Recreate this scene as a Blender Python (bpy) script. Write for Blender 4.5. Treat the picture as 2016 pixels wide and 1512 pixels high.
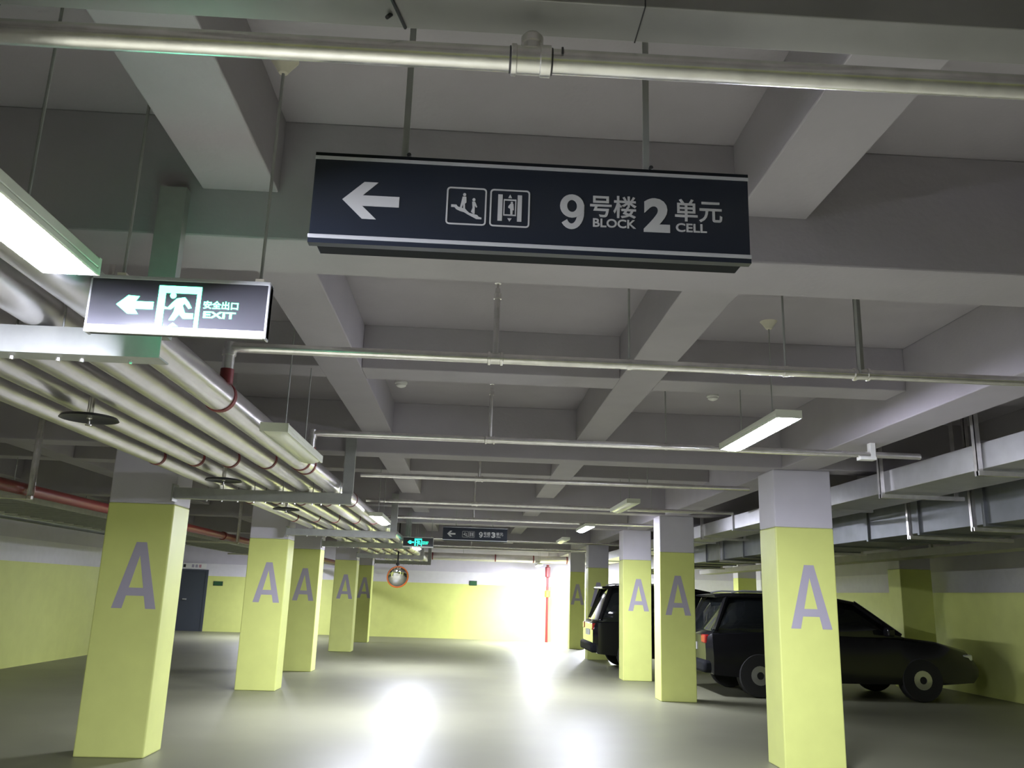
import bpy, bmesh, math
from mathutils import Vector, Matrix

for o in list(bpy.data.objects):
    bpy.data.objects.remove(o)
SC = bpy.context.scene
COL = SC.collection

# ---------------------------------------------------------------- camera, world, exposure
cam_d = bpy.data.cameras.new('camera')
cam_d.sensor_fit = 'HORIZONTAL'
cam_d.sensor_width = 36.0
cam_d.lens = 30.0
cam_d.clip_start = 0.05
cam = bpy.data.objects.new('camera', cam_d)
COL.objects.link(cam)
RGT = Vector((0.9983, -0.0502, 0.0310))
CUP = Vector((-0.0424, -0.2378, 0.9704))
FWD = Vector((0.0413, 0.9700, 0.2396))
FWD.normalize(); RGT = (RGT - FWD * RGT.dot(FWD)).normalized(); CUP = RGT.cross(FWD)
cam.matrix_world = Matrix(((RGT.x, CUP.x, -FWD.x, 0.0), (RGT.y, CUP.y, -FWD.y, 0.0),
                           (RGT.z, CUP.z, -FWD.z, 1.5), (0, 0, 0, 1)))
SC.camera = cam
w = bpy.data.worlds.new('world'); SC.world = w; w.use_nodes = True
w.node_tree.nodes['Background'].inputs[0].default_value = (0.5, 0.52, 0.6, 1)
w.node_tree.nodes['Background'].inputs[1].default_value = 0.02
SC.view_settings.view_transform = 'Standard'
SC.view_settings.look = 'None'
SC.view_settings.exposure = 0.0
SC.view_settings.gamma = 1.0
SC.view_settings.use_curve_mapping = False
LAMP_POWER = 500.0
EXIT_POWER = 9.0

# ---------------------------------------------------------------- materials
def mat(name, col, rough=0.6, metal=0.0, noise=0.0, nscale=8.0, bump=0.0, bscale=60.0, emit=None, spec=0.5):
    m = bpy.data.materials.new(name); m.use_nodes = True
    nt = m.node_tree; b = nt.nodes['Principled BSDF']
    b.inputs['Base Color'].default_value = (*col, 1)
    b.inputs['Roughness'].default_value = rough
    b.inputs['Metallic'].default_value = metal
    b.inputs['Specular IOR Level'].default_value = spec
    if noise or bump:
        tc = nt.nodes.new('ShaderNodeTexCoord')
    if noise:
        n = nt.nodes.new('ShaderNodeTexNoise'); n.inputs['Scale'].default_value = nscale
        n.inputs['Detail'].default_value = 5
        nt.links.new(tc.outputs['Object'], n.inputs['Vector'])
        r = nt.nodes.new('ShaderNodeValToRGB')
        r.color_ramp.elements[0].position = 0.3; r.color_ramp.elements[1].position = 0.7
        r.color_ramp.elements[0].color = (*[max(0, c * (1 - noise)) for c in col], 1)
        r.color_ramp.elements[1].color = (*[min(1, c * (1 + noise)) for c in col], 1)
        nt.links.new(n.outputs['Fac'], r.inputs['Fac'])
        nt.links.new(r.outputs['Color'], b.inputs['Base Color'])
    if bump:
        n2 = nt.nodes.new('ShaderNodeTexNoise'); n2.inputs['Scale'].default_value = bscale
        nt.links.new(tc.outputs['Object'], n2.inputs['Vector'])
        bp = nt.nodes.new('ShaderNodeBump'); bp.inputs['Strength'].default_value = bump
        bp.inputs['Distance'].default_value = 0.01
        nt.links.new(n2.outputs['Fac'], bp.inputs['Height'])
        nt.links.new(bp.outputs['Normal'], b.inputs['Normal'])
    if emit:
        b.inputs['Emission Color'].default_value = (*emit[0], 1)
        b.inputs['Emission Strength'].default_value = emit[1]
    return m

M = dict(
    concrete=mat('painted_concrete', (0.37, 0.348, 0.385), 0.85, noise=0.04, nscale=3, bump=0.12, bscale=40),
    slab=mat('painted_slab', (0.35, 0.326, 0.362), 0.85, noise=0.05, nscale=2, bump=0.12, bscale=40),
    col_grey=mat('lilac_grey_paint', (0.58, 0.56, 0.625), 0.6, noise=0.03, nscale=4),
    col_lime=mat('lime_paint', (0.68, 0.74, 0.23), 0.5, noise=0.03, nscale=4),
    letter=mat('grey_letter_paint', (0.40, 0.375, 0.45), 0.55),
    wall_white=mat('white_wall_paint', (0.72, 0.71, 0.74), 0.6, noise=0.03),
    floor=mat('epoxy_floor', (0.187, 0.188, 0.128), 0.45, noise=0.06, nscale=1.2, bump=0.03, bscale=30),
    galv=mat('galvanised_steel', (0.80, 0.78, 0.77), 0.27, 0.85, noise=0.10, nscale=20),
    clad=mat('foil_cladding', (0.66, 0.635, 0.65), 0.30, 0.88, noise=0.07, nscale=6, bump=0.10, bscale=14),
    steel=mat('grey_painted_channel', (0.36, 0.37, 0.36), 0.5, 0.35, noise=0.08, nscale=12),
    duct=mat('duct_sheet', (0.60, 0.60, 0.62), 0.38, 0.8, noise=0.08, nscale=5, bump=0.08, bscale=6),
    duct_shaded=mat('shaded_duct_sheet', (0.20, 0.21, 0.225), 0.45, 0.75, noise=0.12, nscale=4, bump=0.08, bscale=6),  # same sheet as duct, with shade put into the base colour
    trunk=mat('trunking_sheet', (0.29, 0.285, 0.285), 0.45, 0.3, noise=0.06, nscale=6, bump=0.06, bscale=9),
    red=mat('red_fire_paint', (0.20, 0.022, 0.022), 0.4),
    band=mat('dark_red_band', (0.17, 0.02, 0.025), 0.5),
    orange=mat('orange_paint', (0.75, 0.18, 0.02), 0.5),
    dark=mat('dark_metal', (0.05, 0.05, 0.055), 0.5, 0.4),
    navy=mat('navy_sign_panel', (0.012, 0.0155, 0.024), 0.3, 0.0, spec=0.4),
    black=mat('black_sign_edge', (0.008, 0.009, 0.012), 0.75, spec=0.15),
    alu=mat('aluminium_trim', (0.66, 0.67, 0.70), 0.35, 0.6),
    print=mat('sign_print', (0.40, 0.40, 0.395), 0.6),
    smoke=mat('smoked_panel', (0.055, 0.055, 0.065), 0.12, 0.0),
    white=mat('white_plastic', (0.80, 0.80, 0.78), 0.45),
    cream=mat('cream_plastic', (0.66, 0.63, 0.52), 0.5),
    housing=mat('lamp_housing', (0.62, 0.64, 0.55), 0.45),
    diff_on=mat('lit_diffuser', (0.9, 0.9, 0.9), 0.5, emit=((0.93, 0.95, 1.11), LAMP_POWER)),
    diff_far=mat('lit_diffuser_bright', (0.9, 0.9, 0.9), 0.5, emit=((0.93, 0.95, 1.10), LAMP_POWER * 1.9)),
    diff_near=mat('lit_diffuser_near', (0.9, 0.9, 0.9), 0.5, emit=((0.93, 0.95, 1.11), LAMP_POWER * 1.85)),
    diff_off=mat('unlit_diffuser', (0.72, 0.74, 0.62), 0.25),
    green=mat('exit_light', (0.05, 0.5, 0.25), 0.5, emit=((0.085, 1.0, 0.50), EXIT_POWER)),
    green_far=mat('exit_light_far', (0.05, 0.5, 0.3), 0.5, emit=((0.03, 0.85, 0.60), 2.4)),
    green_dim=mat('unlit_exit_plate', (0.03, 0.10, 0.04), 0.4),
    mirror=mat('convex_mirror', (0.92, 0.92, 0.92), 0.04, 1.0),
    car=mat('black_car_paint', (0.008, 0.008, 0.010), 0.12, 0.2),
    car2=mat('charcoal_car_paint', (0.012, 0.012, 0.014), 0.15, 0.2),
    glass=mat('car_glass', (0.01, 0.012, 0.013), 0.05),
    tyre=mat('tyre_rubber', (0.015, 0.015, 0.015), 0.8),
    rim=mat('alloy_rim', (0.5, 0.5, 0.52), 0.3, 0.9),
    tail=mat('tail_lamp', (0.30, 0.01, 0.01), 0.2),
    door=mat('door_paint', (0.06, 0.07, 0.085), 0.5),
    pink=mat('pink_poster', (0.52, 0.28, 0.33), 0.6),
)

# ---------------------------------------------------------------- mesh building
class MB:
    def __init__(s): s.bm = bmesh.new()
    def box(s, x0, x1, y0, y1, z0, z1, rot=None, piv=None):
        r = bmesh.ops.create_cube(s.bm, size=1.0)
        for v in r['verts']:
            v.co = Vector(((x0 + x1) / 2 + v.co.x * (x1 - x0), (y0 + y1) / 2 + v.co.y * (y1 - y0), (z0 + z1) / 2 + v.co.z * (z1 - z0)))
            if rot is not None: v.co = rot @ (v.co - piv) + piv
        return s
    def tube(s, pts, r, seg=20, cap=True):
        pts = [Vector(p) for p in pts]; rings = []
        n = len(pts)
        for i, p in enumerate(pts):
            d = ((pts[min(i + 1, n - 1)] - p).normalized() + (p - pts[max(i - 1, 0)]).normalized())
            d.normalize()
            a = Vector((0, 0, 1)) if abs(d.z) < 0.9 else Vector((1, 0, 0))
            u = d.cross(a).normalized(); v = u.cross(d)
            rr = r[i] if isinstance(r, (list, tuple)) else r
            rings.append([s.bm.verts.new(p + rr * (math.cos(2 * math.pi * k / seg) * u + math.sin(2 * math.pi * k / seg) * v)) for k in range(seg)])
        for A, B in zip(rings, rings[1:]):
            for k in range(seg): s.bm.faces.new((A[k], A[(k + 1) % seg], B[(k + 1) % seg], B[k]))
        if cap:
            s.bm.faces.new(rings[0][::-1]); s.bm.faces.new(rings[-1])
        return s
    def lathe(s, prof, c, axis=(0, 0, 1), seg=24):
        # prof: (radius, height along axis)
        ax = Vector(axis).normalized(); a = Vector((1, 0, 0)) if abs(ax.x) < 0.9 else Vector((0, 1, 0))
        u = ax.cross(a).normalized(); v = ax.cross(u); c = Vector(c)
        rings = []
        for r, h in prof:
            r = max(r, 1e-4)
            rings.append([s.bm.verts.new(c + ax * h + r * (math.cos(2 * math.pi * k / seg) * u + math.sin(2 * math.pi * k / seg) * v)) for k in range(seg)])
        for A, B in zip(rings, rings[1:]):
            for k in range(seg): s.bm.faces.new((A[k], A[(k + 1) % seg], B[(k + 1) % seg], B[k]))
        s.bm.faces.new(rings[0][::-1]); s.bm.faces.new(rings[-1])
        return s
    def prism(s, poly, f, d0, d1):
        # poly in (a,b); f(a,b,d) -> world point
        A = [s.bm.verts.new(f(a, b, d0)) for a, b in poly]; B = [s.bm.verts.new(f(a, b, d1)) for a, b in poly]
        n = len(poly)
        s.bm.faces.new(A); s.bm.faces.new(B[::-1])
        for i in range(n): s.bm.faces.new((A[i], B[i], B[(i + 1) % n], A[(i + 1) % n]))
        return s
    def loft(s, rings):
        R = [[s.bm.verts.new(Vector(p)) for p in ring] for ring in rings]
        n = len(R[0])
        for A, B in zip(R, R[1:]):
            for k in range(n): s.bm.faces.new((A[k], A[(k + 1) % n], B[(k + 1) % n], B[k]))
        s.bm.faces.new(R[0][::-1]); s.bm.faces.new(R[-1])
        return s

ORI = {}
def tag(o, label=None, cat=None, group=None, kind=None):
    if label: o['label'] = label
    if cat: o['category'] = cat
    if group: o['group'] = group
    if kind: o['kind'] = kind
    return o
def thing(name, label, cat, loc=(0, 0, 0), group=None):
    o = bpy.data.objects.new(name, None); o.empty_display_size = 0.1
    o.location = loc; COL.objects.link(o); ORI[o] = Vector(loc)
    return tag(o, label, cat, group)
def obj(name, mb, m, parent=None, label=None, smooth=True, bevel=0.0, kind=None, org=None):
    me = bpy.data.meshes.new(name)
    bmesh.ops.recalc_face_normals(mb.bm, faces=mb.bm.faces)
    base = ORI[parent] if parent is not None else Vector((0, 0, 0))
    here = Vector(org) if org is not None else base
    for v in mb.bm.verts: v.co -= here
    mb.bm.to_mesh(me); mb.bm.free()
    me.materials.append(M[m])
    if smooth:
        for p in me.polygons: p.use_smooth = True
        me.set_sharp_from_angle(angle=math.radians(38))
    o = bpy.data.objects.new(name, me); COL.objects.link(o)
    o.location = here - base
    if parent is not None: o.parent = parent
    ORI[o] = here
    if bevel:
        b = o.modifiers.new('bevel', 'BEVEL'); b.width = bevel; b.segments = 2; b.limit_method = 'ANGLE'
    if label: o['label'] = label
    if kind: o['kind'] = kind
    return o
XZ = lambda y: (lambda a, b, d: Vector((a, y + d, b)))

def text_mesh(body, x0, x1, z0, z1, y, facing=-1, bold=0.0, depth=0.0015, italic=False, mirror_c=None):
    """lettering fitted to a box on a plane of constant Y, as a raised print"""
    c = bpy.data.curves.new('lettering', 'FONT'); c.body = body; c.offset = bold; c.extrude = 0.01
    c.resolution_u = 4
    o = bpy.data.objects.new('lettering', c); COL.objects.link(o)
    me = bpy.data.meshes.new_from_object(o.evaluated_get(bpy.context.evaluated_depsgraph_get()))
    bpy.data.objects.remove(o); bpy.data.curves.remove(c)
    xs = [v.co.x for v in me.vertices]; ys = [v.co.y for v in me.vertices]
    ax, bx, ay, by = min(xs), max(xs), min(ys), max(ys)
    mb = MB(); mb.bm.from_mesh(me); bpy.data.meshes.remove(me)
    for v in mb.bm.verts:
        fx = (v.co.x - ax) / (bx - ax); fz = (v.co.y - ay) / (by - ay)
        X = x0 + fx * (x1 - x0) if facing < 0 else x1 - fx * (x1 - x0)
        v.co = Vector((X, y + facing * (depth if v.co.z > 0 else 0.0), z0 + fz * (z1 - z0)))
    return mb
def join(*mbs):
    out = mbs[0]
    for m in mbs[1:]:
        me = bpy.data.meshes.new('tmp'); m.bm.to_mesh(me); out.bm.from_mesh(me); bpy.data.meshes.remove(me); m.bm.free()
    return out

# ---------------------------------------------------------------- the building
ZS, ZR, ZM, ZB = 3.30, 2.989, 2.795, 2.227        # slab, rib underside, main beam underside, top of the lime band
Y0, Y1, XL, XR, XLL = -6.0, 30.0, -7.9, 9.3, -14.0
MAIN = [(-2.06, -1.72), (3.09, 3.45), (8.245, 8.54), (13.40, 13.72), (16.65, 17.0), (21.85, 22.2), (26.1, 26.45)]
MIDR = [(0.58, 0.88), (5.745, 6.055), (10.85, 11.15), (19.25, 19.55), (24.0, 24.3)]

tag(obj('floor', MB().box(XLL, XR + 0.2, Y0 - 0.2, Y1 + 0.2, -0.15, 0.0), 'floor', smooth=False), 'pale yellow-green floor of the garage', kind='structure')
ceil = tag(obj('ceiling', MB().box(XLL, XR + 0.2, Y0 - 0.2, Y1 + 0.2, ZS, ZS + 0.2), 'slab', smooth=False), 'grey painted concrete ceiling slab with a grid of beams', kind='structure')
for a, b in MAIN:
    obj('main_beam', MB().box(XLL, XR, a, b, ZM, ZS + 0.002), 'concrete', ceil, smooth=False, bevel=0.008)
COLX = [(-3.38, -2.79), (2.98, 3.56), (8.42, 9.05)]
LINE = [(-3.30, -2.93), (3.045, 3.405), (8.5, 8.87), (-9.4, -9.0)]
for a, b in LINE:
    prev = Y0
    for c, d in MAIN + [(Y1, Y1)]:
        obj('girder', MB().box(a, b, prev, c, ZM, ZS + 0.002), 'concrete', ceil, smooth=False, bevel=0.008); prev = d
RIBX = [(-1.092, -0.800), (1.0, 1.286), (5.0, 5.29), (6.9, 7.19), (-5.3, -5.0), (-7.2, -6.9)]
for a, b in RIBX:
    prev = Y0
    for c, d in MAIN + [(Y1, Y1)]:
        obj('rib', MB().box(a, b, prev, c, ZR, ZS + 0.002), 'concrete', ceil, smooth=False, bevel=0.006); prev = d
xs_ = sorted(RIBX + LINE)
for a, b in MIDR:
    px = XLL
    for c, d in xs_ + [(XR, XR)]:
        obj('cross_rib', MB().box(px, c, a, b, ZR, ZS + 0.002), 'concrete', ceil, smooth=False, bevel=0.006); px = d

def band_wall(name, label, x0, x1, y0, y1):
    wl = tag(obj(name, MB().box(x0, x1, y0, y1, 0, 1.8), 'col_lime', smooth=False), label, kind='structure')
    obj('white_band', MB().box(x0, x1, y0, y1, 1.8, 2.2), 'wall_white', wl, 'white painted band', smooth=False)
    obj('grey_band', MB().box(x0, x1, y0, y1, 2.2, ZS), 'col_grey', wl, 'grey painted upper band', smooth=False)
    return wl
wall_far = band_wall('wall_back', 'far end wall painted grey, white and lime', XLL, XR, Y1, Y1 + 0.2)
wall_left = band_wall('wall_left', 'left side wall painted grey, white and lime', XL - 0.2, XL, Y0, 20.0)
band_wall('wall_left', 'recessed left wall beyond the side wall', XLL - 0.2, XLL, 20.0, Y1)
band_wall('wall_left', 'return wall at the end of the left side wall', XLL, XL - 0.2, 19.8, 20.0)
band_wall('wall_right', 'right side wall painted grey, white and lime', XR, XR + 0.2, Y0, Y1)
band_wall('wall_front', 'wall behind the viewpoint', XLL, XR, Y0 - 0.2, Y0)

# ---------------------------------------------------------------- columns
def a_letter(cx, ztop, zbot, wbase, wtop, y):
    """stencil-like capital A as a thin coat of paint standing 2 mm proud of the column face"""
    h = ztop - zbot
    mb = MB(); f = XZ(y)
    def at(t, side):     # outer edge at height fraction t (0 bottom .. 1 top)
        return cx + side * (wbase / 2 + (wtop / 2 - wbase / 2) * t)
    sw = wbase * 0.235
    def inner(t, side): return cx + side * max(0.0, (wbase / 2 - sw) * (1 - t / 0.80))
    tb0, tb1, tap = 0.19, 0.31, 0.80
    zt = lambda t: zbot + h * t
    for s in (-1, 1):
        mb.prism([(at(0, s), zt(0)), (inner(0, s), zt(0)), (inner(tb0, s), zt(tb0)), (inner(tb1, s), zt(tb1)), (cx, zt(tap)), (cx, zt(1)), (at(1, s), zt(1))], f, -0.002, 0.0005)
    mb.prism([(inner(tb0, -1), zt(tb0)), (inner(tb0, 1), zt(tb0)), (inner(tb1, 1), zt(tb1)), (inner(tb1, -1), zt(tb1))], f, -0.002, 0.0005)
    return mb
def column(x0, x1, y0, depth, label, letter=True, lcx=None):
    t = thing('column', label, 'column', ((x0 + x1) / 2, y0 + depth / 2, 0), 'square painted columns')
    obj('lime_band', MB().box(x0, x1, y0, y0 + depth, 0, ZB), 'col_lime', t, 'lime green painted lower part', smooth=False, bevel=0.012)
    obj('grey_band', MB().box(x0, x1, y0, y0 + depth, ZB, ZM + 0.001), 'col_grey', t, 'lilac grey painted upper part', smooth=False, bevel=0.012)
    if letter:
        c = lcx if lcx is not None else (x0 + x1) / 2 + 0.03
        obj('painted_letter', a_letter(c, 1.868, 1.27, 0.40, 0.095, y0), 'letter', t, 'grey letter A', smooth=False)
    return t
column(-3.40, -2.79, 8.22, 0.45, 'nearest left column, lime below grey, letter A partly shaded', lcx=-3.045)
column(-3.40, -2.80, 13.55, 0.45, 'second left column, brightly lit with letter A', lcx=-3.06)
column(-3.40, -2.84, 16.75, 0.45, 'third left column, in shade just right of the lit one', lcx=-3.1)
column(-3.40, -2.84, 22.3, 0.45, 'fourth left column, lit lime face before the far wall', lcx=-3.1)
column(-3.36, -2.90, 26.4, 0.45, 'farthest left column, dark and narrow', lcx=-3.1)
column(2.98, 3.56, 8.32, 0.46, 'nearest right column, lime below lilac grey, beside the air duct', lcx=3.295)
column(2.99, 3.54, 13.55, 0.45, 'second right column, shaded front with letter A', lcx=3.27)
column(2.97, 3.52, 16.72, 0.45, 'third right column, bright front left of the shaded one', lcx=3.27)
column(3.02, 3.54, 22.0, 0.45, 'fourth right column, shaded, beyond the dark parked car', lcx=3.28)
column(3.05, 3.5, 26.2, 0.45, 'farthest right column, lit face beside the far wall', lcx=3.28)
column(8.42, 9.05, 16.7, 0.5, 'dim outer right column in the dark side bay', letter=False)
column(8.42, 9.0, 27.0, 0.5, 'dim outer right column far behind the parked cars', letter=False)

# ---------------------------------------------------------------- direction signs
def rounded_ring(mb, x0, x1, z0, z1, r, wd, y, d=0.0015):
    def path(off):
        P = []
        for cx, cz, a0 in ((x1 - r, z1 - r, 0), (x0 + r, z1 - r, 90), (x0 + r, z0 + r, 180), (x1 - r, z0 + r, 270)):
            for k in range(5):
                a = math.radians(a0 + 22.5 * k); P.append((cx + (r - off) * math.cos(a), cz + (r - off) * math.sin(a)))
        return P
    A, B = path(0), path(wd); n = len(A)
    for i in range(n):
        j = (i + 1) % n
        mb.prism([A[i], A[j], B[j], B[i]], XZ(y), -d, 0.0005)
def numeral_nine(x0, x1, z0, z1, y):
    W, H = x1 - x0, z1 - z0
    mb = MB(); f = XZ(y)
    P = lambda u, v: (x0 + u * W, z0 + v * H)
    def strip(path, d=0.0015):      # path: (u, v, du, dv) centre and half-width vector of the stroke
        for (u, v, a, b), (u2, v2, a2, b2) in zip(path, path[1:]):
            mb.prism([P(u - a, v - b), P(u2 - a2, v2 - b2), P(u2 + a2, v2 + b2), P(u + a, v + b)], f, -d, 0.0005)
    bowl = []
    for k in range(25):
        a = 2 * math.pi * k / 24
        bowl.append((0.49 + 0.345 * math.cos(a), 0.665 + 0.255 * math.sin(a), 0.145 * math.cos(a), 0.080 * math.sin(a)))
    strip(bowl)
    tail = []
    for k in range(13):
        a = math.radians(12 - 152 * k / 12)
        tail.append((0.475 + 0.375 * math.cos(a), 0.50 - 0.0 + (0.42 if a < 0 else 0.42) * math.sin(a), 0.140 * math.cos(a), 0.080 * math.sin(a)))
    strip(tail, 0.0011)
    strip([(0.845, 0.72, 0.145, 0.0), (0.848, 0.56, 0.142, 0.0)], 0.0013)
    return mb
def direction_sign(dx, y, dz, number, label, sk=1.0):
    t = thing('direction_sign', label, 'sign', (0.13 + dx, y, 2.386 + dz), 'hanging block direction signs')
    X = lambda x: x + dx
    Zz = lambda z: z + dz
    obj('panel', MB().box(X(-0.455), X(0.716), y, y + 0.02, Zz(2.395), Zz(2.628)), 'navy', t, 'dark navy front panel', smooth=False)
    obj('casing', MB().box(X(-0.437), X(0.697), y + 0.02, y + 0.075, Zz(2.376), Zz(2.630)), 'black', t, 'black casing behind the panel', smooth=False, bevel=0.003)
    obj('top_cap', MB().box(X(-0.456), X(0.717), y - 0.002, y + 0.03, Zz(2.626), Zz(2.636)), 'black', t, smooth=False)
    obj('top_trim', MB().box(X(-0.456), X(0.717), y - 0.004, y + 0.002, Zz(2.617), Zz(2.6255)), 'alu', t, 'aluminium strip', smooth=False)
    obj('bottom_trim', MB().box(X(-0.4575), X(0.7185), y - 0.006, y + 0.004, Zz(2.389), Zz(2.400)), 'alu', t, 'aluminium strip', smooth=False, bevel=0.002)
    obj('bottom_cap', MB().box(X(-0.4565), X(0.7175), y - 0.003, y + 0.022, Zz(2.376), Zz(2.389)), 'navy', t, smooth=False)
    f = XZ(y)
    P = lambda pts: [(X(a), Zz(b)) for a, b in pts]
    ar = MB()
    ar.prism(P([(-0.376, 2.503), (-0.321, 2.556), (-0.284, 2.556), (-0.323, 2.517), (-0.323, 2.487), (-0.284, 2.450), (-0.321, 2.450)]), f, -0.0015, 0.0005)
    ar.prism(P([(-0.3235, 2.517), (-0.226, 2.517), (-0.226, 2.487), (-0.3235, 2.487)]), f, -0.0015, 0.0005)
    obj('arrow_symbol', ar, 'print', t, smooth=False)
    es = MB(); rounded_ring(es, X(-0.101), X(0.006), Zz(2.447), Zz(2.555), 0.010, 0.0042, y)
    stp = [(-0.088, 2.504), (-0.074, 2.504), (-0.070, 2.4985), (-0.060, 2.4955), (-0.050, 2.493), (-0.0445, 2.487), (-0.039, 2.482), (-0.028, 2.479), (-0.018, 2.477), (-0.013, 2.4715), (-0.006, 2.470), (-0.006, 2.4655), (-0.020, 2.4655), (-0.029, 2.4705), (-0.042, 2.477), (-0.053, 2.4835), (-0.063, 2.486), (-0.074, 2.491), (-0.079, 2.497), (-0.088, 2.497)]
    es.prism(P(stp), f, -0.0015, 0.0005)
    for hx, hz in ((-0.0535, 2.534), (-0.028, 2.5205)):
        es.prism([(X(hx) + 0.0042 * math.cos(k * math.pi / 5), Zz(hz) + 0.0046 * math.sin(k * math.pi / 5)) for k in range(10)], f, -0.0015, 0.0005)
    es.prism(P([(-0.0585, 2.528), (-0.0485, 2.528), (-0.0475, 2.512), (-0.0515, 2.508), (-0.0505, 2.493), (-0.0555, 2.493), (-0.0565, 2.507), (-0.0600, 2.494), (-0.0645, 2.496), (-0.0615, 2.511)]), f, -0.0015, 0.0005)
    es.prism(P([(-0.0325, 2.515), (-0.0245, 2.515), (-0.0185, 2.500), (-0.0215, 2.4985), (-0.0250, 2.504), (-0.0245, 2.480), (-0.0285, 2.480), (-0.0345, 2.486), (-0.0310, 2.497)]), f, -0.0015, 0.0005)
    obj('escalator_symbol', es, 'print', t, smooth=False)
    lf = MB(); rounded_ring(lf, X(0.015), X(0.122), Zz(2.447), Zz(2.555), 0.010, 0.0042, y)
    for a, b in ((0.0365, 0.0485), (0.0885, 0.1005)):
        lf.prism(P([(a, 2.464), (b, 2.464), (b, 2.540), (a, 2.540)]), f, -0.0015, 0.0005)
    for q in ([(0.0515, 2.4795), (0.0855, 2.4795), (0.0855, 2.483), (0.0515, 2.483)], [(0.0515, 2.523), (0.0855, 2.523), (0.0855, 2.527), (0.0515, 2.527)],
              [(0.0515, 2.483), (0.0545, 2.483), (0.0545, 2.523), (0.0515, 2.523)], [(0.0825, 2.483), (0.0855, 2.483), (0.0855, 2.523), (0.0825, 2.523)],
              [(0.0685, 2.541), (0.0735, 2.531), (0.0635, 2.531)], [(0.0685, 2.463), (0.0740, 2.472), (0.0630, 2.472)],
              [(0.0695, 2.514), (0.0780, 2.514), (0.0795, 2.496), (0.0765, 2.496), (0.0760, 2.4835), (0.0705, 2.4835), (0.0695, 2.500), (0.0640, 2.503), (0.0645, 2.507)]):
        lf.prism(P(q), f, -0.0015, 0.0005)
    lf.prism([(X(0.0735) + 0.0033 * math.cos(k * math.pi / 5), Zz(2.5172) + 0.0033 * math.sin(k * math.pi / 5)) for k in range(10)], f, -0.0015, 0.0005)
    obj('lift_symbol', lf, 'print', t, smooth=False)
    tx = lambda s, a, b, c, d, bold: text_mesh(s, X(a), X(b), Zz(c), Zz(d), y, -1, bold)
    obj('block_number', numeral_nine(X(0.203), X(0.269), Zz(2.450), Zz(2.551), y), 'print', t, smooth=False)
    obj('block_lettering', join(tx('号楼', 0.284, 0.410, 2.489, 2.553, 0.014), tx('BLOCK', 0.292, 0.408, 2.4600, 2.4850, 0.022)), 'print', t, smooth=False)
    obj('unit_number', tx(number, 0.429, 0.500, 2.453, 2.552, 0.045), 'print', t, smooth=False)
    obj('unit_lettering', join(tx('单元', 0.514, 0.643, 2.489, 2.554, 0.014), tx('CELL', 0.516, 0.600, 2.4580, 2.4830, 0.022)), 'print', t, smooth=False)
    for rx in (-0.222, 0.443):
        rd = obj('hanging_bar', MB().box(X(rx) - 0.0085, X(rx) + 0.0085, y + 0.028, y + 0.036, Zz(2.628), ZS), 'steel', t, smooth=False)
        obj('bolt', MB().tube([(X(rx) + 0.012, y + 0.020, Zz(2.655)), (X(rx) + 0.012, y + 0.034, Zz(2.655))], 0.006, 8), 'dark', rd)
        obj('bracket', MB().box(X(rx) - 0.018, X(rx) + 0.018, y + 0.026, y + 0.066, ZS - 0.006, ZS), 'steel', rd, smooth=False)
    return t
direction_sign(0.0, 2.10, 0.0, '2', 'large dark navy sign reading 9 BLOCK 2 CELL, hung in the foreground')
direction_sign(-0.045, 15.75, 0.04, '3', 'small distant navy sign reading 9 and 3, hung beyond the pipes')

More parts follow.
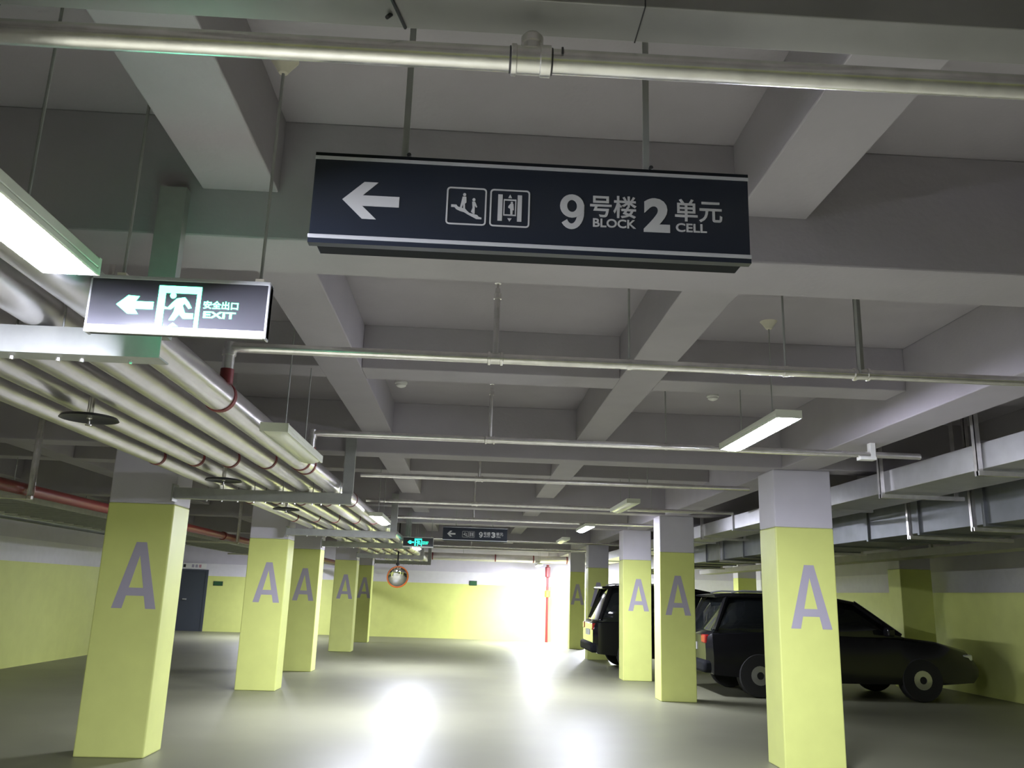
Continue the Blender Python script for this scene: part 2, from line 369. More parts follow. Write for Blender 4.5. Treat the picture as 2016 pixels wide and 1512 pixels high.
# ---------------------------------------------------------------- exit signs
def exit_sign(dx, y, dz, g, label, rods, face=0.565, rose=True):
    t = thing('exit_sign', label, 'sign', (-0.968 + dx, y, 2.272 + dz), 'lit green exit signs')
    X = lambda x: x + dx
    Zz = lambda z: z + dz
    obj('panel', MB().box(X(-1.250), X(-0.690), y, y + 0.006, Zz(2.296), Zz(2.452)), 'smoke', t, 'smoked front panel', smooth=False)
    obj('casing', MB().box(X(-1.252), X(-0.684), y + 0.006, y + 0.045, Zz(2.276), Zz(2.462)), 'dark', t, smooth=False, bevel=0.003)
    obj('bottom_bar', MB().box(X(-1.256), X(-0.690), y - 0.004, y + 0.012, Zz(2.271), Zz(2.297)), 'white', t, 'white bottom bar', smooth=False, bevel=0.004)
    obj('top_rail', MB().box(X(-1.252), X(-0.684), y - 0.001, y + 0.046, Zz(2.452), Zz(2.4655)), 'alu', t, smooth=False, bevel=0.002)
    obj('side_frame', MB().box(X(-0.690), X(-0.684), y - 0.002, y + 0.04, Zz(2.272), Zz(2.452)), 'alu', t, smooth=False)
    obj('side_frame', MB().box(X(-1.256), X(-1.250), y - 0.002, y + 0.04, Zz(2.272), Zz(2.452)), 'alu', t, smooth=False)
    def symbols(yy, facing):
        fx = (lambda a, b, d: Vector((X(a), yy + facing * d, Zz(b))))
        mb = MB()
        fl = lambda p: mb.prism(p, fx, -0.0005, 0.0018)
        fl([(-1.166, 2.366), (-1.131, 2.398), (-1.096, 2.396), (-1.106, 2.379), (-1.106, 2.353), (-1.094, 2.336), (-1.128, 2.336)])
        fl([(-1.106, 2.379), (-1.049, 2.379), (-1.049, 2.354), (-1.106, 2.353)])
        arrow = mb; mb = MB()
        fl = lambda p: mb.prism(p, fx, -0.0005, 0.0018)
        fl([(-1.037, 2.300), (-1.037, 2.436), (-1.014, 2.412), (-1.014, 2.300)])
        fl([(-1.037, 2.436), (-0.901, 2.436), (-0.914, 2.412), (-1.014, 2.412)])
        fl([(-0.901, 2.436), (-0.901, 2.298), (-0.915, 2.298), (-0.914, 2.412)])
        mb.prism([(-0.990 + 0.010 * math.cos(k * math.pi / 6), 2.4035 + 0.010 * math.sin(k * math.pi / 6)) for k in range(12)], fx, -0.0005, 0.0018)
        fl([(-0.988, 2.382), (-0.977, 2.394), (-0.952, 2.399), (-0.938, 2.384), (-0.927, 2.364), (-0.937, 2.361), (-0.951, 2.378), (-0.956, 2.371), (-0.980, 2.368)])
        fl([(-1.013, 2.366), (-1.013, 2.357), (-0.992, 2.357), (-0.980, 2.368), (-0.988, 2.382), (-1.003, 2.362)])
        fl([(-0.980, 2.368), (-0.956, 2.371), (-0.946, 2.346), (-0.920, 2.346), (-0.919, 2.328), (-0.951, 2.327), (-0.964, 2.341), (-0.978, 2.320), (-0.995, 2.320), (-0.982, 2.350)])
        fl([(-0.995, 2.300), (-0.980, 2.312), (-0.964, 2.300)])
        man = mb
        tt = join(text_mesh('安全出口', X(-0.891), X(-0.780), Zz(2.364), Zz(2.391), yy, facing, 0.02), text_mesh('EXIT', X(-0.888), X(-0.785), Zz(2.333), Zz(2.355), yy, facing, 0.03))
        return arrow, man, tt
    a, m_, tt = symbols(y, -1)
    obj('arrow_symbol', a, g, t, smooth=False); obj('running_man_symbol', m_, g, t, smooth=False); obj('lettering', tt, g, t, smooth=False)
    a, m_, tt = symbols(y + 0.045, 1)
    obj('arrow_symbol', a, g, t, smooth=False); obj('running_man_symbol', m_, g, t, smooth=False); obj('lettering', tt, g, t, smooth=False)
    for rx, zt in rods:
        rd = obj('hanging_rod', MB().tube([(X(rx), y + 0.02, Zz(2.466)), (X(rx), y + 0.02, zt)], 0.0055, 8), 'steel', t)
        obj('rod_clip', MB().box(X(rx) - 0.014, X(rx) + 0.014, y + 0.004, y + 0.036, Zz(2.4655), Zz(2.476)), 'cream', rd, smooth=False)
        if rose:
            obj('ceiling_rose', MB().lathe([(0.004, -0.055), (0.016, -0.052), (0.036, -0.020), (0.050, 0.0)], (X(rx), y + 0.02, zt)), 'cream', rd)
    return t
exit_sign(0.0, 2.661, 0.0, 'green', 'large lit green EXIT sign with left arrow hung beside the navy sign', [(-0.722, ZS), (-1.165, ZS)])
exit_sign(0.0, 16.3, 0.03, 'green_far', 'small distant lit green exit sign above the pipe run', [(-0.722, ZS), (-1.165, ZS)], rose=False)

# ---------------------------------------------------------------- lamps
def batten(x, yc, z, on, label, length=1.2, wd=0.15, rods=True, grp='hanging batten lamps', power='diff_on'):
    t = thing('batten_lamp', label, 'lamp', (x, yc, z), grp)
    a, b = yc - length / 2, yc + length / 2
    arc = [(-wd * 0.47 * math.cos(k * math.pi / 8), math.sin(k * math.pi / 8)) for k in range(9)]
    def sec(y, sag): return [(x + p, y, z - 0.001 - q * sag) for p, q in arc] + [(x + wd * 0.47, y, z + 0.006), (x - wd * 0.47, y, z + 0.006)]
    prof = [(-wd * 0.52, 0.006), (-wd * 0.52, -0.015), (wd * 0.52, -0.015), (wd * 0.52, 0.006)]
    f = lambda p, q, d: Vector((x + p, d, z + q))
    obj('diffuser', MB().loft([sec(a + 0.012, 0.012), sec(a + 0.03, 0.026), sec(a + 0.08, 0.036), sec(b - 0.08, 0.036), sec(b - 0.03, 0.026), sec(b - 0.012, 0.012)]), power if on else 'diff_off', t, 'glowing white diffuser' if on else 'unlit diffuser')
    obj('housing', MB().box(x - wd * 0.54, x + wd * 0.54, a, b, z + 0.003, z + 0.034).box(x - wd * 0.54, x - wd * 0.475, a, b, z - 0.017, z + 0.004).box(x + wd * 0.475, x + wd * 0.54, a, b, z - 0.017, z + 0.004), 'housing', t, smooth=False, bevel=0.004)
    pe = [(p * 1.04, q if q < 0 else 0.036) for p, q in prof]
    for e0, e1 in ((a - 0.004, a + 0.012), (b - 0.012, b + 0.004)):
        obj('end_cap', MB().prism(pe, f, e0, e1), 'housing', t)
    if rods:
        for yy in (a + 0.28, b - 0.28):
            rd = obj('hanging_rod', MB().tube([(x, yy, z + 0.034), (x, yy, ZS - 0.01)], 0.0045, 8), 'steel', t)
            obj('ceiling_rose', MB().lathe([(0.012, -0.052), (0.020, -0.050), (0.040, -0.018), (0.056, 0.0)], (x, yy, ZS)), 'cream', rd)
    return t
XRL, XLM = 1.905, -1.155
batten(XLM - 0.03, 1.78, 2.375, True, 'overexposed lit batten lamp at the left edge, nearest of all lamps', power='diff_near')
batten(XLM, 5.50, 2.385, False, 'unlit batten lamp hung against the thickest pipe on the left')
batten(XLM, 11.1, 2.385, True, 'lit batten lamp at the end of the left pipe run')
batten(-1.10, 17.9, 2.385, True, 'distant lit batten lamp just below the small green exit sign')
batten(XRL, 5.60, 2.61, True, 'bright lit batten lamp hung right of centre near the right column')
batten(XRL, 10.62, 2.61, False, 'unlit batten lamp hung past the bright right lamp, ahead of the right columns')
batten(XRL, 14.3, 2.61, True, 'second lit lamp in the right row, left of the right columns')
batten(XRL, 17.75, 2.61, False, 'small unlit batten lamp far down the right row')
batten(2.25, 28.0, 2.45, True, 'farthest lit lamp, glowing against the white end wall', power='diff_far')
batten(4.25, 28.3, 2.45, True, 'added lamp brightening the end wall, unseen behind the far right columns', power='diff_far')  # unseen lamp added to brighten the right part of the end wall
batten(-6.1, 27.0, 2.50, True, 'extra lamp far left brightening the end wall, unseen behind the second left column')  # extra lamp kept out of sight, put in to light the left end wall

# ---------------------------------------------------------------- overhead trunking and sprinkler pipes
t = thing('cable_trunking', 'grey sheet-metal trunking crossing the ceiling at the top of the photo', 'trunking', (0, 1.70, 2.80))
obj('trough', MB().box(-4.6, 4.6, 1.655, 1.782, 2.800, 2.95), 'trunk', t, smooth=False, bevel=0.003)
for x in (-2.4, -1.15, 0.345, 1.55, 2.8):
    obj('joint_strip', MB().box(x - 0.0015, x + 0.0015, 1.653, 1.784, 2.7985, 2.952), 'dark', t, smooth=False)
for x in (-3.0, -0.2, 2.6):
    obj('hanger', MB().box(x - 0.012, x + 0.012, 1.70, 1.73, 2.95, ZS), 'steel', t, smooth=False)
obj('cable', MB().tube([(-0.245, 1.60, 2.797), (-0.225, 1.69, 2.797), (-0.205, 1.775, 2.797), (-0.204, 1.80, 2.83)], 0.004, 8), 'dark', t, 'thin dark cable')
obj('screw', MB().tube([(-0.235, 1.735, 2.801), (-0.242, 1.722, 2.783)], 0.005, 8), 'dark', t)

def sprinkler(parent, x, y, z0, ztop):
    r = obj('riser', MB().tube([(x, y, z0), (x, y, ztop)], 0.0165, 14), 'galv', parent)
    obj('sprinkler_head', MB().lathe([(0.021, -0.03), (0.021, 0.0), (0.015, 0.004), (0.013, 0.03), (0.007, 0.034), (0.007, 0.055), (0.018, 0.058), (0.018, 0.062), (0.003, 0.064)], (x, y, ztop), seg=14), 'galv', r)
def coupling(parent, x, y, z, r, ln=0.05):
    h = ln / 2
    obj('coupling', MB().lathe([(r + 0.001, -h), (r + 0.009, -h + 0.004), (r + 0.009, -h + 0.016), (r + 0.003, -h + 0.018), (r + 0.003, h - 0.018), (r + 0.009, h - 0.016), (r + 0.009, h - 0.004), (r + 0.001, h)], (x, y, z), (1, 0, 0), 24), 'galv', parent)
def sprinkler_line(y, z, x0, x1, label, r=0.029, tee=None, ztop=3.10, hangers=(), ends=()):
    t = thing('sprinkler_pipe', label, 'pipe', ((x0 + x1) / 2, y, z), 'sprinkler pipes crossing the aisle')
    obj('pipe', MB().tube([(x0, y, z), (x1, y, z)], r, 24), 'galv', t)
    for x in (tee or ()):
        coupling(t, x, y, z, r, 0.085)
        sprinkler(t, x, y, z + r, ztop)
    for x in hangers:
        h = obj('pipe_hanger', MB().tube([(x, y, z + r), (x, y, ZS)], 0.006, 8), 'steel', t)
        obj('clamp', MB().lathe([(r + 0.001, -0.011), (r + 0.004, -0.011), (r + 0.004, 0.011), (r + 0.001, 0.011)], (x, y, z), (1, 0, 0), 20), 'galv', h)
    return t
# nearest pipe, with its tee fitting
t = thing('sprinkler_pipe', 'nearest sprinkler pipe, running across the top in front of the sign bars', 'pipe', (0, 1.725, 2.70), 'sprinkler pipes crossing the aisle')
obj('pipe', MB().tube([(-1.45, 1.725, 2.688), (3.65, 1.725, 2.706)], 0.0285, 28), 'galv', t)
fit = obj('tee_fitting', MB().lathe([(0.030, -0.047), (0.036, -0.045), (0.036, -0.034), (0.0325, -0.032), (0.0325, 0.020), (0.036, 0.022), (0.036, 0.045), (0.030, 0.047)], (0.093, 1.725, 2.693), (1, 0, 0), 28), 'galv', t)
obj('plug', MB().lathe([(0.020, 0.025), (0.022, 0.040), (0.026, 0.042), (0.026, 0.058), (0.018, 0.068), (0.004, 0.071)], (0.095, 1.725, 2.693), (0, 0, 1), 20), 'galv', fit)
for x in (0.047, 0.139):
    obj('thread_seal', MB().lathe([(0.0290, -0.004), (0.0310, -0.003), (0.0310, 0.003), (0.0290, 0.004)], (x, 1.725, 2.693), (1, 0, 0), 24), 'dark', fit)
obj('bolt', MB().tube([(0.163, 1.696, 2.712), (0.163, 1.694, 2.692)], 0.0025, 8), 'dark', t)
for x in (-1.2, 2.3):
    obj('pipe_hanger', MB().tube([(x, 1.725, 2.72), (x, 1.725, 2.7995)], 0.006, 8), 'steel', t)

t1 = sprinkler_line(4.32, 2.70, -1.29, 3.65, 'second sprinkler pipe, crossing under the middle ceiling bay with one upright', 0.0265, tee=(0.092,), ztop=3.06, hangers=(0.80, 1.64))
ob = obj('angle_hanger', MB().box(2.03, 2.068, 4.315, 4.320, 2.70, ZS).box(2.03, 2.034, 4.28, 4.32, 2.70, ZS), 'steel', t1, 'weathered grey-green angle bar', smooth=False)
coupling(t1, 2.05, 4.32, 2.70, 0.0265, 0.09)
t2 = sprinkler_line(6.757, 2.70, -1.29, 3.65, 'third sprinkler pipe, passing behind the bright right lamp', 0.0255, tee=(0.125,), ztop=3.10, hangers=(1.55,))
obj('end_bracket', MB().box(3.23, 3.27, 6.73, 6.79, 2.66, 2.80).box(3.14, 3.27, 6.72, 6.80, 2.655, 2.68), 'white', t2, 'white painted bracket', smooth=False)
sprinkler_line(9.187, 2.70, -1.20, 3.02, 'fourth sprinkler pipe, just beyond the nearest columns', 0.025, tee=(0.07,), ztop=3.1, hangers=(1.9,))
sprinkler_line(11.84, 2.70, -1.45, 3.65, 'fifth sprinkler pipe, crossing below the unlit right lamp', 0.025, tee=(0.04,), ztop=3.1, hangers=(2.5,))
sprinkler_line(14.40, 2.70, -1.4, 3.65, 'sixth sprinkler pipe, close in front of the distant navy sign', 0.025, tee=(0.04,), ztop=3.1)
sprinkler_line(19.9, 2.70, -1.4, 3.65, 'seventh sprinkler pipe, far beyond the distant navy sign', 0.025, tee=(0.04,), ztop=3.1, hangers=(-0.6, 2.2))
sprinkler_line(23.0, 2.70, -1.4, 3.65, 'farthest sprinkler pipe before the end wall', 0.025, tee=(0.04,), ztop=3.1, hangers=(-0.6, 2.2))
for tt_, y, r in ((t1, 4.32, 0.0265), (t2, 6.757, 0.0255)):
    d = obj('drop_pipe', MB().tube([(-1.285, y, 2.70 + r), (-1.285, y, 2.58)], 0.030, 18).lathe([(0.036, 0), (0.036, 0.03)], (-1.285, y, 2.655), seg=18), 'galv', tt_)
    obj('red_socket', MB().tube([(-1.285, y, 2.582), (-1.285, y, 2.505)], 0.034, 18), 'band', d, 'dark red socket')

# ---------------------------------------------------------------- the bank of clad pipes on the left
PX = [(-1.338, 0.080, 'thickest clad pipe, rightmost of the left pipe bank'), (-1.590, 0.076, 'clad pipe second from the right in the left pipe bank'),
      (-1.868, 0.072, 'middle clad pipe of the left pipe bank'), (-2.130, 0.068, 'clad pipe second from the left in the left pipe bank'),
      (-2.420, 0.064, 'outermost clad pipe, leftmost of the left pipe bank')]
for x, r, lab in PX:
    t = thing('clad_pipe', lab, 'pipe', (x, 12, 2.38 + r), 'insulated pipes on the left supports')
    obj('jacket', MB().tube([(x, -5.5, 2.381 + r), (x, 28.2, 2.381 + r)], r, 32), 'clad', t, 'silver foil jacket')
    for y in ((4.42, 6.62, 6.85) if r > 0.079 else (1.4, 6.6)) + (9.5, 11.9, 14.8, 18.9, 20.3, 24.0):
        obj('red_band', MB().lathe([(r + 0.0005, -0.021), (r + 0.005, -0.020), (r + 0.005, 0.020), (r + 0.0005, 0.021)], (x, y, 2.381 + r), (0, 1, 0), 32), 'band', t, 'dark red band')
SUP = [(3.09, 'nearest steel pipe support, lit green below the exit sign'), (8.245, 'second steel pipe support, fixed to the nearest left column'), (13.40, 'third steel pipe support, at the second left column'),
       (16.65, 'fourth steel pipe support, beside the distant exit sign'), (21.85, 'fifth steel pipe support, far down the pipe bank'), (26.1, 'farthest steel pipe support before the end wall')]
for y, lab in SUP:
    t = thing('pipe_support', lab, 'support', (-1.19, y, 2.28), 'steel supports under the left pipe bank')
    bar = obj('crossbar', MB().prism([(y - 0.100, 2.280), (y, 2.280), (y, 2.287), (y - 0.094, 2.287), (y - 0.094, 2.373), (y, 2.373), (y, 2.380), (y - 0.100, 2.380)], lambda p, q, d: Vector((d, p, q)), -2.79, -1.135), 'steel', t, smooth=False)
    obj('post', MB().prism([(-1.235, y - 0.048), (-1.135, y - 0.048), (-1.135, y), (-1.142, y), (-1.142, y - 0.041), (-1.228, y - 0.041), (-1.228, y), (-1.235, y)], lambda p, q, d: Vector((p, q, d)), 2.38, 2.97), 'steel', t, smooth=False)
    obj('end_plate', MB().box(-2.80, -2.785, y - 0.13, y + 0.02, 2.25, 2.41), 'steel', t, smooth=False)
    for x, r, _ in PX:
        u = MB()
        pts = [(x - r - 0.006, y - 0.05, 2.375)] + [(x + (r + 0.006) * math.cos(a), y - 0.05, 2.381 + r + (r + 0.006) * math.sin(a)) for a in [math.pi - k * math.pi / 10 for k in range(11)]] + [(x + r + 0.006, y - 0.05, 2.375)]
        u.tube(pts, 0.004, 8)
        obj('u_bolt', u, 'steel', t)
        for s in (-1, 1):
            obj('nut', MB().tube([(x + s * (r + 0.006), y - 0.05, 2.265), (x + s * (r + 0.006), y - 0.05, 2.28)], 0.008, 6), 'galv', t)
for x, y, lab in ((-2.0, 4.45, 'nearest pendant sprinkler with dark collector plate under the left pipes'), (-2.0, 6.96, 'second pendant sprinkler with collector plate, before the nearest left column'), (-2.0, 9.4, 'third pendant sprinkler with collector plate under the left pipes')):
    t = thing('pendant_sprinkler', lab, 'sprinkler', (x, y, 2.25), 'pendant sprinklers under the left pipe bank')
    obj('drop_pipe', MB().tube([(x, y, ZS), (x, y, 2.34)], 0.016, 12), 'galv', t)
    obj('collector_plate', MB().lathe([(0.012, 0.014), (0.05, 0.016), (0.135, 0.004), (0.145, -0.010), (0.140, -0.010), (0.13, 0.000), (0.05, 0.011), (0.012, 0.010)], (x, y, 2.325), seg=28), 'dark', t, 'dark dished plate')
    obj('sprinkler_head', MB().lathe([(0.014, 0.03), (0.014, 0.0), (0.006, -0.004), (0.006, -0.030), (0.017, -0.034), (0.017, -0.038), (0.002, -0.040)], (x, y, 2.320), seg=14), 'galv', t)

# ---------------------------------------------------------------- left side bay: fire main, tray, thin pipes
t = thing('fire_main', 'red fire main pipe in the dark left side bay', 'pipe', (-4.1, 10, 2.31))
obj('pipe', MB().tube([(-4.1, -4, 2.30), (-4.1, 29, 2.30)], 0.055, 20), 'red', t)
for y in (5.0, 10.2, 14.6, 19.0):
    obj('coupling', MB().lathe([(0.056, -0.05), (0.070, -0.045), (0.070, 0.045), (0.056, 0.05)], (-4.1, y, 2.30), (0, 1, 0), 20), 'red', t)
for y in (8.0, 15.2, 20.5):
    h = obj('hanger', MB().box(-4.03, -3.985, y - 0.003, y + 0.003, 2.20, ZS).box(-4.03, -4.024, y - 0.045, y, 2.20, ZS), 'galv', t, smooth=False)
    obj('bracket', MB().box(-5.6, -3.985, y - 0.045, y + 0.003, 2.205, 2.235), 'galv', h, smooth=False)
t = thing('cable_tray', 'grey ladder cable tray beside the red pipe in the left bay', 'cable tray', (-4.75, 12, 2.17))
obj('side_rail', MB().box(-4.37, -4.35, -4, 29, 2.235, 2.295), 'steel', t, smooth=False)
obj('side_rail', MB().box(-5.45, -5.43, -4, 29, 2.235, 2.295), 'steel', t, smooth=False)
rg = MB()
for k in range(110): rg.box(-5.43, -4.37, -3.8 + 0.3 * k, -3.77 + 0.3 * k, 2.24, 2.262)
obj('rungs', rg, 'steel', t, smooth=False, kind='stuff')
for k, (x, z, r) in enumerate(((-5.75, 2.42, 0.05), (-6.15, 2.42, 0.04), (-6.6, 2.38, 0.06))):
    t = thing('side_bay_pipe', ('grey pipe beside the ladder tray in the left bay', 'thin grey pipe between two thicker ones in the left bay', 'outermost grey pipe near the left side wall')[k], 'pipe', (x, 10, z), 'grey pipes in the left side bay')
    obj('pipe', MB().tube([(x, -4, z), (x, 19.5, z)], r, 18), 'duct_shaded', t)  # darkened sheet colour carries the shade of the left bay
    for y in (2, 5, 8, 11, 14, 17):
        obj('hanger', MB().tube([(x, y, z + r), (x, y, ZS)], 0.006, 8), 'steel', t)

# ---------------------------------------------------------------- right side bay: air ducts
def duct(x0, x1, z0, z1, ya, yb, step, sheet, label, straps):
    t = thing('air_duct', label, 'duct', ((x0 + x1) / 2, (ya + yb) / 2, z0), 'rectangular air ducts in the right bay')
    y = ya
    while y < yb - 0.01:
        y2 = min(y + step, yb)
        obj('duct_section', MB().box(x0, x1, y + 0.004, y2 - 0.004, z0, z1), sheet, t, smooth=False, bevel=0.004)
        obj('flange', MB().box(x0 - 0.025, x1 + 0.025, y2 - 0.02, y2 + 0.02, z0 - 0.022, z1 + 0.022), sheet, t, smooth=False)
        y = y2
    for y in straps:
        h = obj('hanger_frame', MB().box(x0 - 0.075, x0 - 0.035, y - 0.003, y + 0.003, z0 - 0.06, ZS).box(x0 - 0.075, x0 - 0.070, y - 0.003, y + 0.042, z0 - 0.06, ZS), 'galv', t, smooth=False)
        obj('hanger_bar', MB().box(x0 - 0.075, x1 + 0.12, y - 0.02, y + 0.02, z0 - 0.06, z0 - 0.025), 'galv', h, smooth=False)
        obj('hanger_frame', MB().box(x1 + 0.035, x1 + 0.075, y - 0.003, y + 0.003, z0 - 0.06, ZS), 'galv', t, smooth=False)
    return t
duct(3.80, 4.38, 2.52, 2.715, -3.0, 27.0, 3.06, 'duct', 'upper pale air duct running past the nearest right column', (0.0, 3.06, 6.10, 7.63, 10.7, 13.8, 16.9, 20.0))
duct(4.80, 5.75, 2.275, 2.62, -3.0, 27.0, 1.2, 'duct_shaded', 'lower wide shade-darkened air duct beyond the pale one', (1.8, 5.4, 7.9, 9.1, 12.6, 16.2, 19.8))
t = thing('cable_trunking', 'dark cable trunking along the far side of the right bay', 'trunking', (7.4, 10, 2.2))
obj('trough', MB().box(7.2, 7.6, -3, 27, 2.30, 2.42), 'trunk', t, smooth=False)
for y in (2, 6, 10, 14, 18, 22):
    obj('hanger', MB().box(7.63, 7.66, y, y + 0.02, 2.30, ZS), 'steel', t, smooth=False)

# ---------------------------------------------------------------- small ceiling devices
for x, y, lab in ((-0.668, 7.385, 'white smoke detector on the slab left of the third pipe upright'), (2.126, 7.39, 'white smoke detector on the slab above the bright right lamp')):
    t = thing('smoke_detector', lab, 'smoke detector', (x, y, ZS), 'ceiling smoke detectors')
    obj('base', MB().lathe([(0.055, 0.0), (0.055, -0.016), (0.050, -0.018)], (x, y, ZS)), 'white', t)
    obj('sensor_head', MB().lathe([(0.046, -0.018), (0.044, -0.036), (0.030, -0.046), (0.012, -0.052)], (x, y, ZS)), 'white', t)

# ---------------------------------------------------------------- far end: insulated pipes, mirror, door, signs, riser
for y, z, r, lab in ((28.5, 2.65, 0.115, 'thick pale insulated pipe crossing in front of the end wall'), (28.2, 3.0, 0.075, 'thinner insulated pipe above the thick one at the end wall')):
    t = thing('insulated_pipe', lab, 'pipe', (0, y, z), 'insulated pipes at the end wall')
    obj('jacket', MB().tube([(-2.6, y, z), (4.6, y, z)], r, 24), 'clad', t)
    for x in (-1.2, 0.85, 2.1, 3.2):
        obj('red_band', MB().lathe([(r + 0.0005, -0.02), (r + 0.004, -0.02), (r + 0.004, 0.02), (r + 0.0005, 0.02)], (x, y, z), (1, 0, 0), 24), 'band', t)
    for x in (-0.2, 2.6):
        obj('hanger', MB().tube([(x, y, z + r), (x, y, ZS)], 0.008, 8), 'steel', t)
c = Vector((-1.705, 21.2, 1.83)); ax = Vector((0.22, -0.93, -0.28)).normalized()
t = thing('convex_mirror', 'round convex traffic mirror with orange rim hung near the end wall', 'mirror', c)
obj('mirror_face', MB().lathe([(0.245, 0.0), (0.22, 0.02), (0.18, 0.04), (0.12, 0.058), (0.055, 0.068), (0.001, 0.071)], c, ax, 32), 'mirror', t, 'domed mirror face')
obj('rim', MB().lathe([(0.242, -0.02), (0.264, -0.015), (0.264, 0.012), (0.247, 0.016), (0.242, 0.004)], c, ax, 32), 'orange', t, 'orange rim')
obj('back_shell', MB().lathe([(0.04, -0.07), (0.18, -0.05), (0.244, -0.015)], c, ax, 32), 'orange', t)
obj('hanging_arm', MB().tube([(-1.715, 21.27, 1.9), (-1.73, 21.30, 2.06), (-1.73, 21.30, ZS)], 0.018, 12).lathe([(0.045, -0.03), (0.045, 0.03)], (-1.73, 21.30, 2.14), seg=12), 'dark', t)

d = tag(obj('door_1', MB().box(-9.62, -8.85, Y1 - 0.03, Y1 + 0.05, 0, 1.935), 'door', smooth=False, bevel=0.006), 'dark grey steel door in the far end wall', kind='structure')
obj('door_frame', MB().box(-9.70, -9.62, Y1 - 0.05, Y1 + 0.02, 0, 2.0).box(-8.85, -8.77, Y1 - 0.05, Y1 + 0.02, 0, 2.0).box(-9.62, -8.85, Y1 - 0.05, Y1 + 0.02, 1.935, 2.0), 'door', d, smooth=False)
obj('handle', MB().box(-9.52, -9.40, Y1 - 0.08, Y1 - 0.03, 1.0, 1.04), 'alu', d, smooth=False)
t = thing('door_sign', 'white number sign above the dark door on the end wall', 'sign', (-9.2, Y1 - 0.03, 2.02))
obj('plate', MB().box(-9.66, -8.85, Y1 - 0.055, Y1 - 0.051, 2.02, 2.20), 'white', t, smooth=False)
for a, b, m_ in ((-9.62, -9.54, 'dark'), (-9.34, -9.26, 'letter'), (-9.22, -9.14, 'letter'), (-9.10, -9.02, 'pink')):
    obj('printed_mark', MB().box(a, b, Y1 - 0.057, Y1 - 0.0545, 2.06, 2.16), m_, t, smooth=False)
for x0, x1, z0, z1, lab in ((0.05, 0.285, 1.775, 1.91, 'small dark green exit plate on the white end wall'), (-8.56, -8.27, 1.50, 1.62, 'small dark exit plate on the lime end wall right of the door')):
    t = thing('exit_plate', lab, 'sign', (x0, Y1, z0), 'unlit exit plates on the end wall')
    obj('plate', MB().box(x0, x1, Y1 - 0.03, Y1 - 0.001, z0, z1), 'green_dim', t, smooth=False, bevel=0.004)
    obj('frame', MB().box(x0 - 0.012, x1 + 0.012, Y1 - 0.022, Y1 - 0.0005, z0 - 0.012, z1 + 0.012), 'dark', t, smooth=False)
t = thing('fire_riser', 'red vertical fire pipe standing before the bright end wall', 'pipe', (2.67, 29.5, 0))
obj('pipe', MB().tube([(2.67, 29.5, 0.0), (2.67, 29.5, 2.36), (2.67, 29.5, 2.52)], 0.045, 16), 'red', t)
obj('upper_sleeve', MB().lathe([(0.046, 2.1), (0.085, 2.12), (0.085, 2.44), (0.046, 2.46)], (2.67, 29.5, 0), seg=16), 'red', t)
obj('orange_sleeve', MB().lathe([(0.046, 1.45), (0.09, 1.46), (0.09, 1.66), (0.046, 1.68)], (2.67, 29.5, 0), seg=16), 'orange', t, 'orange lower sleeve')
t = thing('notice', 'pink notice on the end wall left of the red pipe', 'poster', (2.24, Y1, 1.2))
obj('sheet', MB().box(2.10, 2.37, Y1 - 0.006, Y1 - 0.001, 1.30, 1.69), 'pink', t, smooth=False)
obj('border', MB().box(2.08, 2.39, Y1 - 0.004, Y1 - 0.0005, 1.28, 1.71), 'white', t, smooth=False)

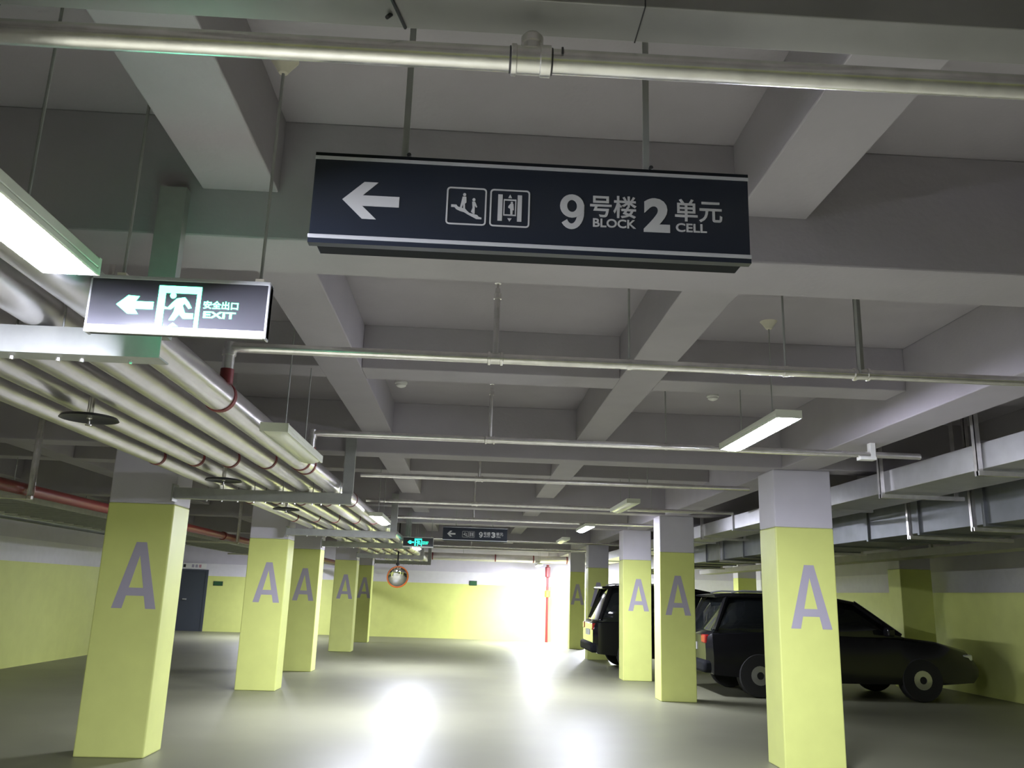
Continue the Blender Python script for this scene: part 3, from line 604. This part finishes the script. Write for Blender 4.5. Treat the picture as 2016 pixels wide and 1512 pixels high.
# ---------------------------------------------------------------- parked cars (rear towards the aisle, nose to the right)
def car(x0, yc, h, paint, label):
    L, W = 4.6, 1.84
    t = thing('parked_car', label, 'car', (x0 + L / 2, yc, 0), 'cars parked between the right columns')
    X = lambda u: x0 + u
    def ring(u, zl, zt, wl, wt):
        return [(X(u), yc - wl / 2, zl), (X(u), yc - wl / 2 * 1.02, (zl * 0.6 + zt * 0.4)), (X(u), yc - wt / 2, zt - 0.05), (X(u), yc - wt / 2 * 0.9, zt),
                (X(u), yc + wt / 2 * 0.9, zt), (X(u), yc + wt / 2, zt - 0.05), (X(u), yc + wl / 2 * 1.02, (zl * 0.6 + zt * 0.4)), (X(u), yc + wl / 2, zl)]
    b = MB().loft([ring(0.0, 0.45, 0.95, 1.55, 1.5), ring(0.10, 0.34, 1.02, 1.78, 1.68), ring(0.9, 0.28, 1.06, W, 1.74), ring(2.2, 0.26, 1.04, W, 1.74),
                   ring(3.2, 0.27, 1.02, W, 1.70), ring(3.9, 0.28, 0.95, 1.82, 1.62), ring(4.45, 0.32, 0.82, 1.70, 1.45), ring(4.6, 0.42, 0.70, 1.5, 1.3)])
    obj('body', b, paint, t)
    g = MB().loft([ring(0.12, 0.98, 1.04, 1.60, 1.55), ring(0.42, 0.98, h - 0.10, 1.66, 1.34), ring(0.75, 0.98, h - 0.04, 1.68, 1.34), ring(2.0, 0.98, h - 0.03, 1.70, 1.36), ring(2.55, 0.98, h - 0.12, 1.68, 1.32), ring(3.35, 0.98, 1.05, 1.60, 1.48)])
    obj('windows', g, 'glass', t, 'dark glass')
    rf = MB().loft([ring(0.22, h - 0.10, h - 0.055, 1.40, 1.30), ring(0.6, h - 0.085, h - 0.015, 1.42, 1.32), ring(1.4, h - 0.075, h, 1.42, 1.34), ring(2.1, h - 0.085, h - 0.015, 1.42, 1.34), ring(2.62, h - 0.15, h - 0.10, 1.40, 1.30)])
    obj('roof', rf, paint, t)
    for s in (-1, 1):
        for u0, w0, z0, u1, w1, z1, rr in ((0.16, 0.80, 1.03, 0.40, 0.67, h - 0.09, 0.05), (1.5, 0.855, 1.04, 1.5, 0.69, h - 0.06, 0.045), (3.30, 0.78, 1.03, 2.58, 0.66, h - 0.12, 0.045)):
            obj('pillar', MB().tube([(X(u0), yc + s * w0, z0), (X(u1), yc + s * w1, z1)], rr, 8), paint, t)
        obj('roof_rail', MB().tube([(X(0.5), yc + s * 0.62, h - 0.01), (X(0.7), yc + s * 0.62, h + 0.025), (X(2.0), yc + s * 0.62, h + 0.02), (X(2.2), yc + s * 0.62, h - 0.02)], 0.014, 8), 'alu', t)
        obj('tail_lamp', MB().box(X(-0.012), X(0.12), yc + s * 0.66 - 0.12, yc + s * 0.66 + 0.12, 0.82, 0.96), 'tail', t, bevel=0.02)
        obj('head_lamp', MB().box(X(4.35), X(4.52), yc + s * 0.62 - 0.14, yc + s * 0.62 + 0.14, 0.66, 0.76), 'alu', t, bevel=0.02)
        obj('wing_mirror', MB().box(X(2.95), X(3.07), yc + s * 0.98 - 0.10, yc + s * 0.98 + 0.10, 1.02, 1.16), paint, t, bevel=0.03)
        for u in (0.85, 3.55):
            wv = obj('wheel', MB().lathe([(0.22, -0.11), (0.33, -0.11), (0.345, -0.07), (0.345, 0.07), (0.33, 0.11), (0.22, 0.11)], (X(u), yc + s * 0.83, 0.345), (0, 1, 0), 28), 'tyre', t)
            obj('rim', MB().lathe([(0.21, -0.105), (0.06, -0.118), (0.06, 0.118), (0.21, 0.105)], (X(u), yc + s * 0.83, 0.345), (0, 1, 0), 20), 'rim', wv)
    obj('number_plate', MB().box(X(-0.02), X(0.0), yc - 0.22, yc + 0.22, 0.70, 0.82), 'white', t)
    obj('bumper', MB().box(X(-0.06), X(0.12), yc - 0.86, yc + 0.86, 0.36, 0.56), 'black', t, bevel=0.05)
    return t
car(2.70, 19.65, 1.79, 'car', 'black parked car showing its roof left of the third right column')
car(3.95, 15.3, 1.66, 'car2', 'charcoal parked car glimpsed behind the second right column')
print('objects', len(bpy.data.objects))
